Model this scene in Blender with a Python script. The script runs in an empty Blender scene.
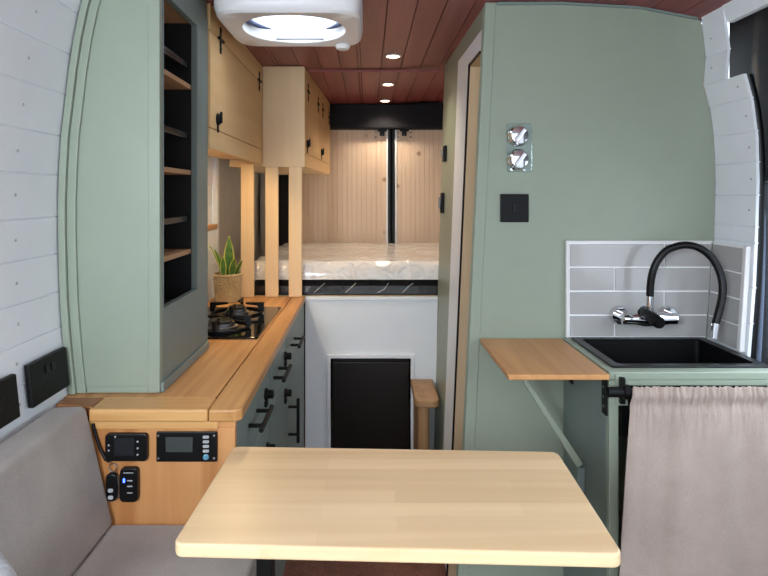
import bpy, bmesh, math, random
from mathutils import Vector, Matrix
random.seed(7)
S = bpy.context.scene
COL = S.collection
PI = math.pi

# ------------------------------------------------------------------ materials
def lin(c):
    return tuple(((v/255)/12.92 if v/255 <= 0.04045 else ((v/255+0.055)/1.055)**2.4) for v in c)

def base_mat(name, rough=0.5, metal=0.0, spec=0.5):
    m = bpy.data.materials.new(name); m.use_nodes = True
    n = m.node_tree.nodes; b = n['Principled BSDF']
    b.inputs['Roughness'].default_value = rough
    b.inputs['Metallic'].default_value = metal
    b.inputs['Specular IOR Level'].default_value = spec
    return m, n, m.node_tree.links, b

def paint(name, rgb, rough=0.5, metal=0.0, spec=0.5, var=0.05, bump=0.0, scale=12, coat=0):
    m, n, l, b = base_mat(name, rough, metal, spec)
    tc = n.new('ShaderNodeTexCoord'); nz = n.new('ShaderNodeTexNoise')
    nz.inputs['Scale'].default_value = scale; nz.inputs['Detail'].default_value = 4
    l.new(tc.outputs['Object'], nz.inputs['Vector'])
    r = n.new('ShaderNodeValToRGB'); c = lin(rgb)
    r.color_ramp.elements[0].position = 0.3; r.color_ramp.elements[1].position = 0.7
    r.color_ramp.elements[0].color = tuple(v*(1-var) for v in c)+(1,)
    r.color_ramp.elements[1].color = tuple(min(1, v*(1+var)) for v in c)+(1,)
    l.new(nz.outputs['Fac'], r.inputs['Fac']); l.new(r.outputs['Color'], b.inputs['Base Color'])
    b.inputs['Coat Weight'].default_value = coat
    if bump:
        nb = n.new('ShaderNodeTexNoise'); nb.inputs['Scale'].default_value = scale*12
        l.new(tc.outputs['Object'], nb.inputs['Vector'])
        bp = n.new('ShaderNodeBump'); bp.inputs['Strength'].default_value = bump; bp.inputs['Distance'].default_value = 0.002
        l.new(nb.outputs['Fac'], bp.inputs['Height']); l.new(bp.outputs['Normal'], b.inputs['Normal'])
    return m

def wood(name, c1, c2, axis='Y', rough=0.45, across=28, along=1.4, staves=None, knots=0, contrast=0.28, spec=0.4):
    """grain runs along `axis`; staves=(length,width) makes a glued-block pattern"""
    m, n, l, b = base_mat(name, rough, 0, spec)
    tc = n.new('ShaderNodeTexCoord'); mp = n.new('ShaderNodeMapping')
    sc = [across]*3; sc['XYZ'.index(axis)] = along
    mp.inputs['Scale'].default_value = sc
    l.new(tc.outputs['Object'], mp.inputs['Vector'])
    nz = n.new('ShaderNodeTexNoise'); nz.inputs['Scale'].default_value = 1; nz.inputs['Detail'].default_value = 6
    nz.inputs['Distortion'].default_value = 0.6
    l.new(mp.outputs['Vector'], nz.inputs['Vector'])
    r = n.new('ShaderNodeValToRGB')
    r.color_ramp.elements[0].position = 0.5-contrast; r.color_ramp.elements[1].position = 0.5+contrast
    r.color_ramp.elements[0].color = lin(c1)+(1,); r.color_ramp.elements[1].color = lin(c2)+(1,)
    l.new(nz.outputs['Fac'], r.inputs['Fac'])
    col = r.outputs['Color']
    if staves:
        mp2 = n.new('ShaderNodeMapping')
        if axis == 'Y': mp2.inputs['Rotation'].default_value = (0, 0, PI/2)
        if axis == 'Z': mp2.inputs['Rotation'].default_value = (0, PI/2, 0)
        l.new(tc.outputs['Object'], mp2.inputs['Vector'])
        br = n.new('ShaderNodeTexBrick'); br.inputs['Scale'].default_value = 1
        br.inputs['Brick Width'].default_value = staves[0]; br.inputs['Row Height'].default_value = staves[1]
        br.inputs['Mortar Size'].default_value = 0.0003; br.inputs['Mortar'].default_value = (0.9, 0.88, 0.85, 1)
        d = staves[2] if len(staves) > 2 else 0.82
        br.inputs['Color1'].default_value = (d, d*0.97, d*0.93, 1); br.inputs['Color2'].default_value = (1, 1, 1, 1)
        br.offset = 0.37; br.offset_frequency = 2; br.squash = 1
        l.new(mp2.outputs['Vector'], br.inputs['Vector'])
        mx = n.new('ShaderNodeMix'); mx.data_type = 'RGBA'; mx.blend_type = 'MULTIPLY'; mx.inputs[0].default_value = 1
        l.new(col, mx.inputs[6]); l.new(br.outputs['Color'], mx.inputs[7]); col = mx.outputs[2]
    if knots:
        v = n.new('ShaderNodeTexVoronoi'); v.inputs['Scale'].default_value = knots
        l.new(tc.outputs['Object'], v.inputs['Vector'])
        rk = n.new('ShaderNodeValToRGB')
        rk.color_ramp.elements[0].position = 0.05; rk.color_ramp.elements[0].color = (0.35, 0.22, 0.13, 1)
        rk.color_ramp.elements[1].position = 0.14; rk.color_ramp.elements[1].color = (1, 1, 1, 1)
        l.new(v.outputs['Distance'], rk.inputs['Fac'])
        mk = n.new('ShaderNodeMix'); mk.data_type = 'RGBA'; mk.blend_type = 'MULTIPLY'; mk.inputs[0].default_value = 0.8
        l.new(col, mk.inputs[6]); l.new(rk.outputs['Color'], mk.inputs[7]); col = mk.outputs[2]
    l.new(col, b.inputs['Base Color'])
    bp = n.new('ShaderNodeBump'); bp.inputs['Strength'].default_value = 0.08; bp.inputs['Distance'].default_value = 0.001
    l.new(nz.outputs['Fac'], bp.inputs['Height']); l.new(bp.outputs['Normal'], b.inputs['Normal'])
    return m

def fabric(name, rgb, scale=420, var=0.12, bump=0.35):
    m, n, l, b = base_mat(name, 0.92, 0, 0.15)
    tc = n.new('ShaderNodeTexCoord')
    fine = n.new('ShaderNodeTexNoise'); fine.inputs['Scale'].default_value = scale; fine.inputs['Detail'].default_value = 2
    l.new(tc.outputs['Object'], fine.inputs['Vector'])
    nz = n.new('ShaderNodeTexNoise'); nz.inputs['Scale'].default_value = 11; nz.inputs['Detail'].default_value = 8
    l.new(tc.outputs['Object'], nz.inputs['Vector'])
    ad = n.new('ShaderNodeMath'); ad.operation = 'ADD'
    l.new(fine.outputs['Fac'], ad.inputs[0]); l.new(nz.outputs['Fac'], ad.inputs[1])
    r = n.new('ShaderNodeValToRGB'); c = lin(rgb)
    ml = n.new('ShaderNodeMath'); ml.operation = 'MULTIPLY'; ml.inputs[1].default_value = 0.5
    l.new(ad.outputs[0], ml.inputs[0])
    r.color_ramp.elements[0].position = 0.38; r.color_ramp.elements[1].position = 0.62
    r.color_ramp.elements[0].color = tuple(v*(1-var) for v in c)+(1,)
    r.color_ramp.elements[1].color = tuple(v*(1+var) for v in c)+(1,)
    l.new(ml.outputs[0], r.inputs['Fac']); l.new(r.outputs['Color'], b.inputs['Base Color'])
    bp = n.new('ShaderNodeBump'); bp.inputs['Strength'].default_value = bump; bp.inputs['Distance'].default_value = 0.0006
    l.new(fine.outputs['Fac'], bp.inputs['Height']); l.new(bp.outputs['Normal'], b.inputs['Normal'])
    b.inputs['Sheen Weight'].default_value = 0.15
    return m

def glow(name, rgb, strength):
    m, n, l, b = base_mat(name)
    tc = n.new('ShaderNodeTexCoord'); nz = n.new('ShaderNodeTexNoise'); nz.inputs['Scale'].default_value = 3
    l.new(tc.outputs['Object'], nz.inputs['Vector'])
    b.inputs['Base Color'].default_value = lin(rgb)+(1,)
    b.inputs['Emission Color'].default_value = lin(rgb)+(1,)
    b.inputs['Emission Strength'].default_value = strength
    return m

def glass(name, tint=(1, 1, 1), rough=0.02):
    m, n, l, b = base_mat(name, rough)
    b.inputs['Base Color'].default_value = tuple(tint)+(1,)
    b.inputs['Transmission Weight'].default_value = 1.0
    b.inputs['IOR'].default_value = 1.45
    return m

def thin_clear(name, tint, gloss=0.06):
    m = bpy.data.materials.new(name); m.use_nodes = True; n = m.node_tree.nodes; l = m.node_tree.links
    n.remove(n['Principled BSDF'])
    t = n.new('ShaderNodeBsdfTransparent'); t.inputs['Color'].default_value = tuple(tint)+(1,)
    g = n.new('ShaderNodeBsdfGlossy'); g.inputs['Roughness'].default_value = 0.03
    mx = n.new('ShaderNodeMixShader'); mx.inputs[0].default_value = gloss
    l.new(t.outputs[0], mx.inputs[1]); l.new(g.outputs[0], mx.inputs[2]); l.new(mx.outputs[0], n['Material Output'].inputs['Surface'])
    return m

def film(name):
    """clear crinkled packing film"""
    m, n, l, b = base_mat(name, 0.12)
    tc = n.new('ShaderNodeTexCoord'); nz = n.new('ShaderNodeTexNoise'); nz.inputs['Scale'].default_value = 14
    nz.inputs['Detail'].default_value = 5; nz.inputs['Distortion'].default_value = 2.0
    l.new(tc.outputs['Object'], nz.inputs['Vector'])
    bp = n.new('ShaderNodeBump'); bp.inputs['Strength'].default_value = 0.9; bp.inputs['Distance'].default_value = 0.02
    l.new(nz.outputs['Fac'], bp.inputs['Height']); l.new(bp.outputs['Normal'], b.inputs['Normal'])
    r = n.new('ShaderNodeValToRGB')
    r.color_ramp.elements[0].color = lin((226, 222, 216))+(1,); r.color_ramp.elements[1].color = lin((244, 242, 240))+(1,)
    l.new(nz.outputs['Fac'], r.inputs['Fac']); l.new(r.outputs['Color'], b.inputs['Base Color'])
    b.inputs['Coat Weight'].default_value = 0.5; b.inputs['Coat Roughness'].default_value = 0.08
    return m

M = {}
M['sage'] = paint('sage_paint', (146, 156, 139), 0.42, var=0.02)
M['sage_dark'] = paint('sage_shaded_paint', (118, 132, 127), 0.42, var=0.03)  # darker copy of the sage: shade of side-facing cabinet faces put into the colour
M['white'] = paint('white_paint', (236, 241, 246), 0.45, var=0.015)
M['grey_wall'] = paint('grey_wall_lining', (190, 188, 185), 0.8, var=0.05)
M['plastic_white'] = paint('white_plastic', (228, 226, 226), 0.35, var=0.01)
M['dark_lining'] = paint('black_cupboard_lining', (5, 5, 7), 0.6, var=0.1)
M['black'] = paint('black_plastic', (8, 8, 9), 0.38, spec=0.28, var=0.1)
M['black_matt'] = paint('matt_black_metal', (8, 8, 9), 0.5, spec=0.25, var=0.1)
M['navy'] = paint('navy_headliner', (12, 13, 24), 0.85, var=0.15, bump=0.2)
M['door_black'] = paint('dark_door_trim', (11, 13, 20), 0.45, var=0.1)
M['door_blue'] = paint('blue_grey_metal', (92, 102, 122), 0.35, var=0.05)
M['sink_black'] = paint('black_composite', (9, 9, 10), 0.36, spec=0.35, var=0.2, scale=200)
M['glass_black'] = paint('black_hob_glass', (7, 7, 8), 0.06, var=0.05)
M['fridge_black'] = paint('black_fridge_door', (9, 9, 11), 0.3, var=0.1)
M['chrome'] = paint('chrome', (225, 225, 228), 0.08, metal=1.0, var=0.02)
M['steel'] = paint('brushed_steel', (150, 150, 152), 0.3, metal=1.0, var=0.05)
M['dark_metal'] = paint('dark_metal_rail', (70, 74, 80), 0.25, metal=1.0, var=0.05)
M['grout'] = paint('white_grout', (244, 244, 244), 0.7, var=0.02)
M['tile'] = paint('taupe_gloss_tile', (176, 174, 172), 0.12, var=0.04, scale=5)
M['oak'] = wood('oak_worktop', (176, 122, 70), (212, 162, 106), 'Y', 0.38, across=34, contrast=0.19)
M['oak_edge'] = wood('oak_edging_lengthwise', (172, 120, 68), (206, 156, 98), 'Y', 0.36, across=30, contrast=0.2)
M['oak_x'] = wood('oak_edging_crosswise', (184, 132, 76), (216, 168, 108), 'X', 0.36, across=30, contrast=0.19)
M['oak_block'] = wood('oak_block_shaded', (128, 80, 48), (158, 106, 66), 'X', 0.4, across=30)  # oak darkened in colour for the shade on the set-back infill block
M['oak_panel'] = wood('oak_panel', (176, 116, 66), (206, 150, 96), 'Z', 0.42, across=16, along=1.0, contrast=0.19)
M['oak_shelf'] = wood('oak_flap', (180, 126, 76), (208, 156, 102), 'Y', 0.4, across=26)
M['shelf_ply'] = wood('shelf_ply', (150, 112, 80), (196, 152, 112), 'Y', 0.45)
M['birch'] = wood('birch_ply', (220, 190, 148), (234, 208, 168), 'Z', 0.5, across=18, along=1.6, contrast=0.35)
M['birch_door'] = wood('birch_ply_door', (208, 166, 114), (226, 190, 140), 'Y', 0.5, across=18, along=1.6, contrast=0.35)
M['post'] = wood('pine_post', (224, 194, 150), (238, 212, 172), 'Z', 0.5, across=40, along=1.2)
M['table'] = wood('rubberwood_table', (226, 192, 146), (242, 214, 172), 'X', 0.33, across=26, along=1.5, staves=(0.34, 0.042, 0.86))
M['ceil'] = wood('stained_ceiling_board', (112, 55, 54), (148, 80, 79), 'Y', 0.4, across=30, along=1.5)
M['pine'] = wood('knotty_pine', (220, 196, 172), (234, 212, 190), 'Z', 0.55, across=30, along=1.2, knots=7)
M['column'] = wood('pale_oak', (150, 112, 76), (186, 146, 104), 'Z', 0.45, across=24)
M['shower_ply'] = wood('shower_lining_ply', (196, 166, 130), (214, 186, 150), 'Z', 0.5)
M['cushion'] = fabric('oatmeal_upholstery', (158, 150, 144))
M['pillow'] = fabric('pale_grey_cloth', (188, 190, 192), scale=120, var=0.2)
M['linen'] = fabric('greige_linen', (162, 146, 136), scale=350, var=0.10)
M['rug'] = fabric('brown_mat', (112, 72, 56), scale=160, var=0.35, bump=0.8)
M['film'] = film('mattress_film')
M['film_black'] = paint('black_wrapped_band', (28, 28, 31), 0.18, var=0.3, bump=0.6, scale=20, coat=0.6)
M['pot'] = fabric('woven_jute', (172, 152, 116), scale=150, var=0.3, bump=0.9)
M['leaf'] = wood('leaf_green_banded', (52, 92, 40), (104, 146, 66), 'X', 0.4, across=60, along=20)
M['leaf_edge'] = paint('leaf_yellow_edge', (196, 200, 92), 0.45, var=0.08)
M['soil'] = paint('potting_soil', (46, 36, 28), 0.95, var=0.4, bump=0.8, scale=60)
M['lens'] = glow('warm_lamp_lens', (255, 226, 190), 14)
M['led'] = glow('warm_led_strip', (255, 196, 110), 3)
M['screen'] = paint('lcd_screen', (64, 68, 66), 0.2, var=0.03)
M['button'] = paint('grey_button', (170, 172, 174), 0.4, var=0.05)
M['button_blue'] = paint('pale_blue_button', (96, 150, 176), 0.35, var=0.03)
M['blue_led'] = glow('blue_indicator', (60, 90, 255), 5)
M['clear'] = thin_clear('clear_plate', (0.84, 0.90, 0.89), 0.12)
M['blind'] = paint('dark_blue_blind', (56, 66, 100), 0.5)
M['dome'] = thin_clear('skylight_acrylic', (0.96, 0.98, 1.0))
M['ground'] = paint('pale_ground_outside', (150, 150, 146), 0.9, var=0.1, scale=2)
M['stitch'] = paint('seam_thread', (120, 110, 106), 0.9)

# ------------------------------------------------------------------ mesh builder
ORG = {}
class MB:
    def __init__(s): s.v = []; s.f = []
    def add(s, vs, fs):
        o = len(s.v); s.v += [Vector(p) for p in vs]; s.f += [tuple(i+o for i in f) for f in fs]; return s
    def hexa(s, p):   # 8 points: bottom 4 ccw, top 4 ccw
        return s.add(p, [(3, 2, 1, 0), (4, 5, 6, 7), (0, 1, 5, 4), (1, 2, 6, 5), (2, 3, 7, 6), (3, 0, 4, 7)])
    def box(s, x0, x1, y0, y1, z0, z1):
        return s.hexa([(x0, y0, z0), (x1, y0, z0), (x1, y1, z0), (x0, y1, z0), (x0, y0, z1), (x1, y0, z1), (x1, y1, z1), (x0, y1, z1)])
    def prism(s, poly, axis, a, b):
        """extrude 2D poly along axis from a to b. axis X: poly=(y,z); Y: (x,z); Z: (x,y)"""
        def P(u, w, t): return {'X': (t, u, w), 'Y': (u, t, w), 'Z': (u, w, t)}[axis]
        n = len(poly)
        vs = [P(u, w, a) for u, w in poly]+[P(u, w, b) for u, w in poly]
        fs = [tuple(range(n))[::-1], tuple(range(n, 2*n))]+[(i, (i+1) % n, n+(i+1) % n, n+i) for i in range(n)]
        return s.add(vs, fs)
    def ring(s, outer, inner, axis, a, b):
        """frame between two equal-length 2D loops, extruded"""
        def P(u, w, t): return {'X': (t, u, w), 'Y': (u, t, w), 'Z': (u, w, t)}[axis]
        n = len(outer)
        vs = [P(*p, a) for p in outer]+[P(*p, a) for p in inner]+[P(*p, b) for p in outer]+[P(*p, b) for p in inner]
        fs = []
        for i in range(n):
            j = (i+1) % n
            fs += [(i, j, n+j, n+i), (2*n+i, 3*n+i, 3*n+j, 2*n+j), (i, 2*n+i, 2*n+j, j), (n+i, n+j, 3*n+j, 3*n+i)]
        return s.add(vs, fs)
    def tube(s, pts, r, seg=14, cap=True):
        pts = [Vector(p) for p in pts]; n = len(pts)
        rs = r if isinstance(r, (list, tuple)) else [r]*n
        vs = []; up = None
        for i, p in enumerate(pts):
            t = (pts[min(i+1, n-1)]-pts[max(i-1, 0)]).normalized()
            if up is None:
                up = Vector((0, 0, 1)) if abs(t.z) < 0.9 else Vector((1, 0, 0))
            a = t.cross(up).normalized(); up = a.cross(t).normalized()
            for k in range(seg):
                an = 2*PI*k/seg
                vs.append(p+(a*math.cos(an)+up*math.sin(an))*rs[i])
        fs = []
        for i in range(n-1):
            for k in range(seg):
                k2 = (k+1) % seg
                fs.append((i*seg+k, i*seg+k2, (i+1)*seg+k2, (i+1)*seg+k))
        if cap: fs += [tuple(range(seg))[::-1], tuple(range((n-1)*seg, n*seg))]
        return s.add(vs, fs)
    def cyl(s, p0, p1, r, seg=20): return s.tube([p0, p1], r, seg)
    def lathe(s, prof, c, axis='Z', seg=28):
        """prof=[(r,t)] revolved round axis through c"""
        c = Vector(c); vs = []
        for r, t in prof:
            for k in range(seg):
                a = 2*PI*k/seg; u, w = r*math.cos(a), r*math.sin(a)
                vs.append(c+Vector({'Z': (u, w, t), 'Y': (u, t, w), 'X': (t, u, w)}[axis]))
        n = len(prof); fs = []
        for i in range(n-1):
            for k in range(seg):
                k2 = (k+1) % seg; fs.append((i*seg+k, i*seg+k2, (i+1)*seg+k2, (i+1)*seg+k))
        fs += [tuple(range(seg))[::-1], tuple(range((n-1)*seg, n*seg))]
        return s.add(vs, fs)
    def grid(s, fn, nu, nv):
        vs = [fn(i/nu, j/nv) for i in range(nu+1) for j in range(nv+1)]
        fs = [(i*(nv+1)+j, (i+1)*(nv+1)+j, (i+1)*(nv+1)+j+1, i*(nv+1)+j+1) for i in range(nu) for j in range(nv)]
        return s.add(vs, fs)
    def build(s, name, mat, parent=None, bevel=0, seg=2, smooth=0, solid=0, subsurf=0, origin=None):
        if parent is not None: o0 = ORG[parent.name]
        elif origin is not None: o0 = Vector(origin)
        else:
            xs, ys, zs = zip(*s.v); o0 = Vector(((min(xs)+max(xs))/2, (min(ys)+max(ys))/2, min(zs)))
        me = bpy.data.meshes.new(name); me.from_pydata([tuple(v-o0) for v in s.v], [], s.f)
        bm = bmesh.new(); bm.from_mesh(me); bmesh.ops.remove_doubles(bm, verts=bm.verts, dist=1e-6)
        bmesh.ops.recalc_face_normals(bm, faces=bm.faces); bm.to_mesh(me); bm.free()
        o = bpy.data.objects.new(name, me); COL.objects.link(o)
        me.materials.append(M[mat] if isinstance(mat, str) else mat)
        if smooth:
            for p in me.polygons: p.use_smooth = True
            me.set_sharp_from_angle(angle=math.radians(smooth))
        if parent is not None: o.parent = parent
        else: o.location = o0
        ORG[o.name] = o0
        if solid:
            md = o.modifiers.new('solid', 'SOLIDIFY'); md.thickness = solid; md.offset = 0
        if bevel:
            md = o.modifiers.new('bevel', 'BEVEL'); md.width = bevel; md.segments = seg; md.limit_method = 'ANGLE'; md.angle_limit = math.radians(40)
        if subsurf:
            md = o.modifiers.new('sub', 'SUBSURF'); md.levels = subsurf; md.render_levels = subsurf
        return o

def tag(o, label=None, cat=None, group=None, kind=None):
    if label: o['label'] = label
    if cat: o['category'] = cat
    if group: o['group'] = group
    if kind: o['kind'] = kind
    return o
def thing(name, label, cat, loc, group=None):
    o = bpy.data.objects.new(name, None); COL.objects.link(o); o.location = loc; o.empty_display_size = 0.05
    ORG[o.name] = Vector(loc); return tag(o, label, cat, group)
def struct(mb, name, mat, label=None, **k):
    o = mb.build(name, mat, **k); o['kind'] = 'structure'
    if label: o['label'] = label
    return o
def dup(root, loc, label=None):
    r = root.copy(); COL.objects.link(r); r.location = loc; ORG[r.name] = Vector(loc)
    if label: r['label'] = label
    for ch in list(root.children):
        c = ch.copy(); COL.objects.link(c); c.parent = r
        for g in list(ch.children):
            d = g.copy(); COL.objects.link(d); d.parent = c
    return r
def lerp_tab(tab, z):
    if z <= tab[0][0]: return tab[0][1]
    for (a, x), (b, y) in zip(tab, tab[1:]):
        if z <= b: return x+(y-x)*(z-a)/(b-a)
    return tab[-1][1]
def rrect(x0, x1, y0, y1, r, n=6):
    pts = []
    for cx, cy, a0 in ((x1-r, y1-r, 0), (x0+r, y1-r, PI/2), (x0+r, y0+r, PI), (x1-r, y0+r, 1.5*PI)):
        for k in range(n+1):
            a = a0+PI/2*k/n; pts.append((cx+r*math.cos(a), cy+r*math.sin(a)))
    return pts

ZC = 1.945          # ceiling height
# section of the van's side walls: (height, x)
LP = [(0.0, -0.64), (0.6, -0.682), (0.9, -0.694), (1.0, -0.705), (1.1, -0.713), (1.25, -0.718), (1.36, -0.718), (1.41, -0.716),
      (1.5, -0.711), (1.59, -0.70), (1.685, -0.689), (1.78, -0.671), (1.81, -0.662), (1.97, -0.615)]
RP = [(0.0, 1.03), (0.6, 1.05), (0.9, 1.062), (1.1, 1.077), (1.228, 1.083), (1.40, 1.088), (1.523, 1.085), (1.623, 1.072), (1.705, 1.05),
      (1.795, 1.057), (1.918, 1.043), (1.97, 1.036)]
def LX(z): return lerp_tab(LP, z)
def RX(z): return lerp_tab(RP, z)
def ceil_z(x):
    return lerp_tab([(-0.7, ZC-0.012), (-0.45, ZC), (0.15, ZC+0.003), (0.38, ZC+0.020), (0.6, ZC+0.020), (0.85, ZC+0.006), (1.06, ZC-0.032)], x)

# ------------------------------------------------------------------ setting
struct(MB().box(-0.8, 1.2, -0.9, 4.0, -0.06, 0), 'floor', 'rug', 'brown textured floor mat')

def plank_profile(prof, z0, z1, joints, side, depth=0.0035):
    zs = sorted(set([z0, z1]+[z for z, _ in prof if z0 < z < z1]))
    pts = []
    allz = [(z, 0) for z in zs]
    for j in joints:
        if z0 < j < z1: allz = [a for a in allz if abs(a[0]-j) > 0.006]+[(j-0.0022, 0), (j, 1), (j+0.0022, 0)]
    allz.sort()
    for z, g in allz: pts.append((lerp_tab(prof, z)+side*g*depth, z))
    return pts
LJ = [0.47, 0.56, 0.65, 0.74, 0.83, 0.92, 0.975, 1.055, 1.137, 1.225, 1.31, 1.406, 1.497, 1.592, 1.685, 1.78, 1.87]
LJ.remove(0.92)
def wall_prism(prof, z0, z1, joints, side, y0, y1, thick=0.009):
    fr = plank_profile(prof, z0, z1, joints, side)
    bk = [(x+side*thick, z) for x, z in fr if True]
    bk = [(lerp_tab(prof, z)+side*thick, z) for z in (z1, (z0+z1)/2, z0)] if False else [(x+side*thick, z) for x, z in reversed(fr)]
    return MB().prism(fr+bk, 'Y', y0, y1)
wl = struct(wall_prism(LP, 0.0, ZC-0.02, LJ, -1, -0.5, 2.755), 'wall_left', 'white', 'white painted planked side wall')
# screw heads in the planks, beside the tall cabinet and by the sockets
sc = None
for z in (0.94, 1.02, 1.097, 1.18, 1.268, 1.36, 1.45, 1.545, 1.64, 1.735):
    y = 1.195 if z < 0.96 else (1.2 if z < 1.05 else 1.215)
    if z > 1.5: y = 1.22
    x = LX(z)
    MB().lathe([(0.0035, 0), (0.0035, 0.0012), (0.002, 0.0016)], (x, y, z), 'X', 10).build('screw', 'button', wl)
struct(MB().prism([(LX(z), z) for z in (0.02, 0.6, 0.9, 1.1, 1.36, 1.6, 1.8, 1.925)]+[(LX(z)-0.014, z) for z in (1.925, 1.8, 1.6, 1.36, 1.1, 0.9, 0.6, 0.02)], 'Y', 2.79, 3.97),
       'wall_rear_left', 'grey_wall', 'grey lined side wall beside the bed')
struct(MB().box(-0.722, -0.695, 2.757, 2.788, 0.88, 1.9), 'trim_1', 'white', 'white upright trim at the end of the kitchen wall', bevel=0.003)
struct(MB().box(-0.716, -0.692, 2.42, 2.75, 1.205, 1.228), 'trim_2', 'oak_edge', 'narrow wooden ledge on the kitchen wall', bevel=0.003)
# lower kitchen splashback boards under the ledge
sb = MB()
for k in range(4): sb.box(-0.709, -0.697, 1.9, 2.75, 0.905+k*0.075, 0.977+k*0.075)
struct(sb, 'wall_splashback', 'white', 'white boards behind the hob', bevel=0.002)

# right wall strip between shower pod and side door, stepped
RJ = [0.3, 0.4, 0.5, 0.6, 0.7, 0.8, 0.9, 1.0, 1.1, 1.225, 1.27, 1.36, 1.453, 1.54, 1.634, 1.79]
wr = struct(wall_prism(RP, 0.02, 1.70, RJ, 1, 1.672, 1.868), 'wall_right', 'white', 'white planked strip of side wall with a step')
w2 = wall_prism(RP, 1.7005, 1.93, RJ, 1, 1.756, 1.868).build('upper_strip', 'white', wr)
for z, y in ((1.317, 1.70), (1.405, 1.695), (1.495, 1.70), (1.585, 1.70), (1.67, 1.71), (1.75, 1.83), (1.84, 1.83)):
    MB().lathe([(0.0032, 0), (0.0032, -0.0012), (0.002, -0.0016)], (RX(z), y, z), 'X', 10).build('screw', 'button', wr)
struct(MB().prism([(1.036, 1.93), (1.056, 1.866), (1.075, 1.866), (1.075, 1.93)], 'Y', 0.2, 1.7545), 'trim_3', 'white', 'white header board over the side door', bevel=0.002)
struct(wall_prism([(z, x) for z, x in RP], 0.02, 1.93, RJ, 1, -0.5, 0.195), 'wall_right_front', 'white', 'white side wall ahead of the side door')
struct(MB().prism([(RX(z)+0.001, z) for z in (0.02, 0.6, 0.9, 1.1, 1.4, 1.6, 1.8, 1.90)]+[(RX(z)+0.015, z) for z in (1.90, 1.8, 1.6, 1.4, 1.1, 0.9, 0.6, 0.02)], 'Y', 1.887, 3.97),
       'wall_rear_right', 'grey_wall', 'grey lined side wall behind the shower pod')
# side door: dark trim panel with a lower window opening
d1 = struct(MB().box(1.15, 1.185, 0.2, 1.90, 1.40, 1.93).box(1.15, 1.185, 1.745, 1.90, 0.0, 1.399).box(1.15, 1.185, 0.2, 0.34, 0.0, 1.399).box(1.15, 1.185, 0.341, 1.744, 0.0, 0.88),
            'door_1', 'door_black', 'dark side door with a window')
MB().tube([(RX(0.86+0.84*t)+0.0215, 1.685, 0.86+0.84*t) for t in [i/16 for i in range(17)]], 0.0115, 10).build('aperture_seal', 'black', wr, smooth=60)
MB().tube([(1.126+0.02*math.sin(t*PI)-0.012*t, 1.728, 0.86+0.86*t) for t in [i/16 for i in range(17)]], [0.009*(1-0.7*max(0, t-0.5)*2) for t in [i/16 for i in range(17)]], 10).build('door_seal', 'door_blue', d1, smooth=60)
MB().box(1.164, 1.168, 0.341, 1.744, 0.881, 1.399).build('window_pane', 'dome', d1)

# ceiling boards, split round the skylight and at the cross bead
SKX0, SKX1, SKY0, SKY1 = -0.415, -0.045, 1.70, 2.06
cb = MB()
x = 0.06-0.092*8
def cboard(x0, x1, y0, y1):
    a, b = ceil_z(x0), ceil_z(x1)
    e = 0.0016
    cb.hexa([(x0+e, y0, a), (x1-e, y0, b), (x1-e, y1, b), (x0+e, y1, a), (x0+e, y0, a+0.01), (x1-e, y0, b+0.01), (x1-e, y1, b+0.01), (x0+e, y1, a+0.01)])
while x < 1.05:
    x0, x1 = max(x, -0.63), min(x+0.092, 1.05)
    if x1 > -0.62:
        cuts = [x0]+[c for c in (SKX0, SKX1) if x0 < c < x1]+[x1]
        for a, b in zip(cuts, cuts[1:]):
            inside = a >= SKX0-1e-6 and b <= SKX1+1e-6
            if inside:
                cboard(a, b, -0.5, SKY0); cboard(a, b, SKY1, 2.787)
            else: cboard(a, b, -0.5, 2.787)
            cboard(a, b, 2.7885, 3.9)
    x += 0.092
ce = struct(cb, 'ceiling', 'ceil', 'red-brown stained timber board ceiling')
for bx in ((-0.8, SKX0, -0.9, 4.0), (SKX1, 1.2, -0.9, 4.0), (SKX0, SKX1, -0.9, SKY0), (SKX0, SKX1, SKY1, 4.0)):
    MB().box(*bx, ZC+0.036, ZC+0.06).build('roof_skin', 'navy', ce)
struct(MB().prism([(y, z) for y, z in ((2.779, ZC-0.0005), (2.782, ZC-0.008), (2.79, ZC-0.011), (2.798, ZC-0.008), (2.801, ZC-0.0005))], 'X', -0.277, 0.345), 'trim_4', 'ceil', 'wooden bead across the ceiling')

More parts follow.
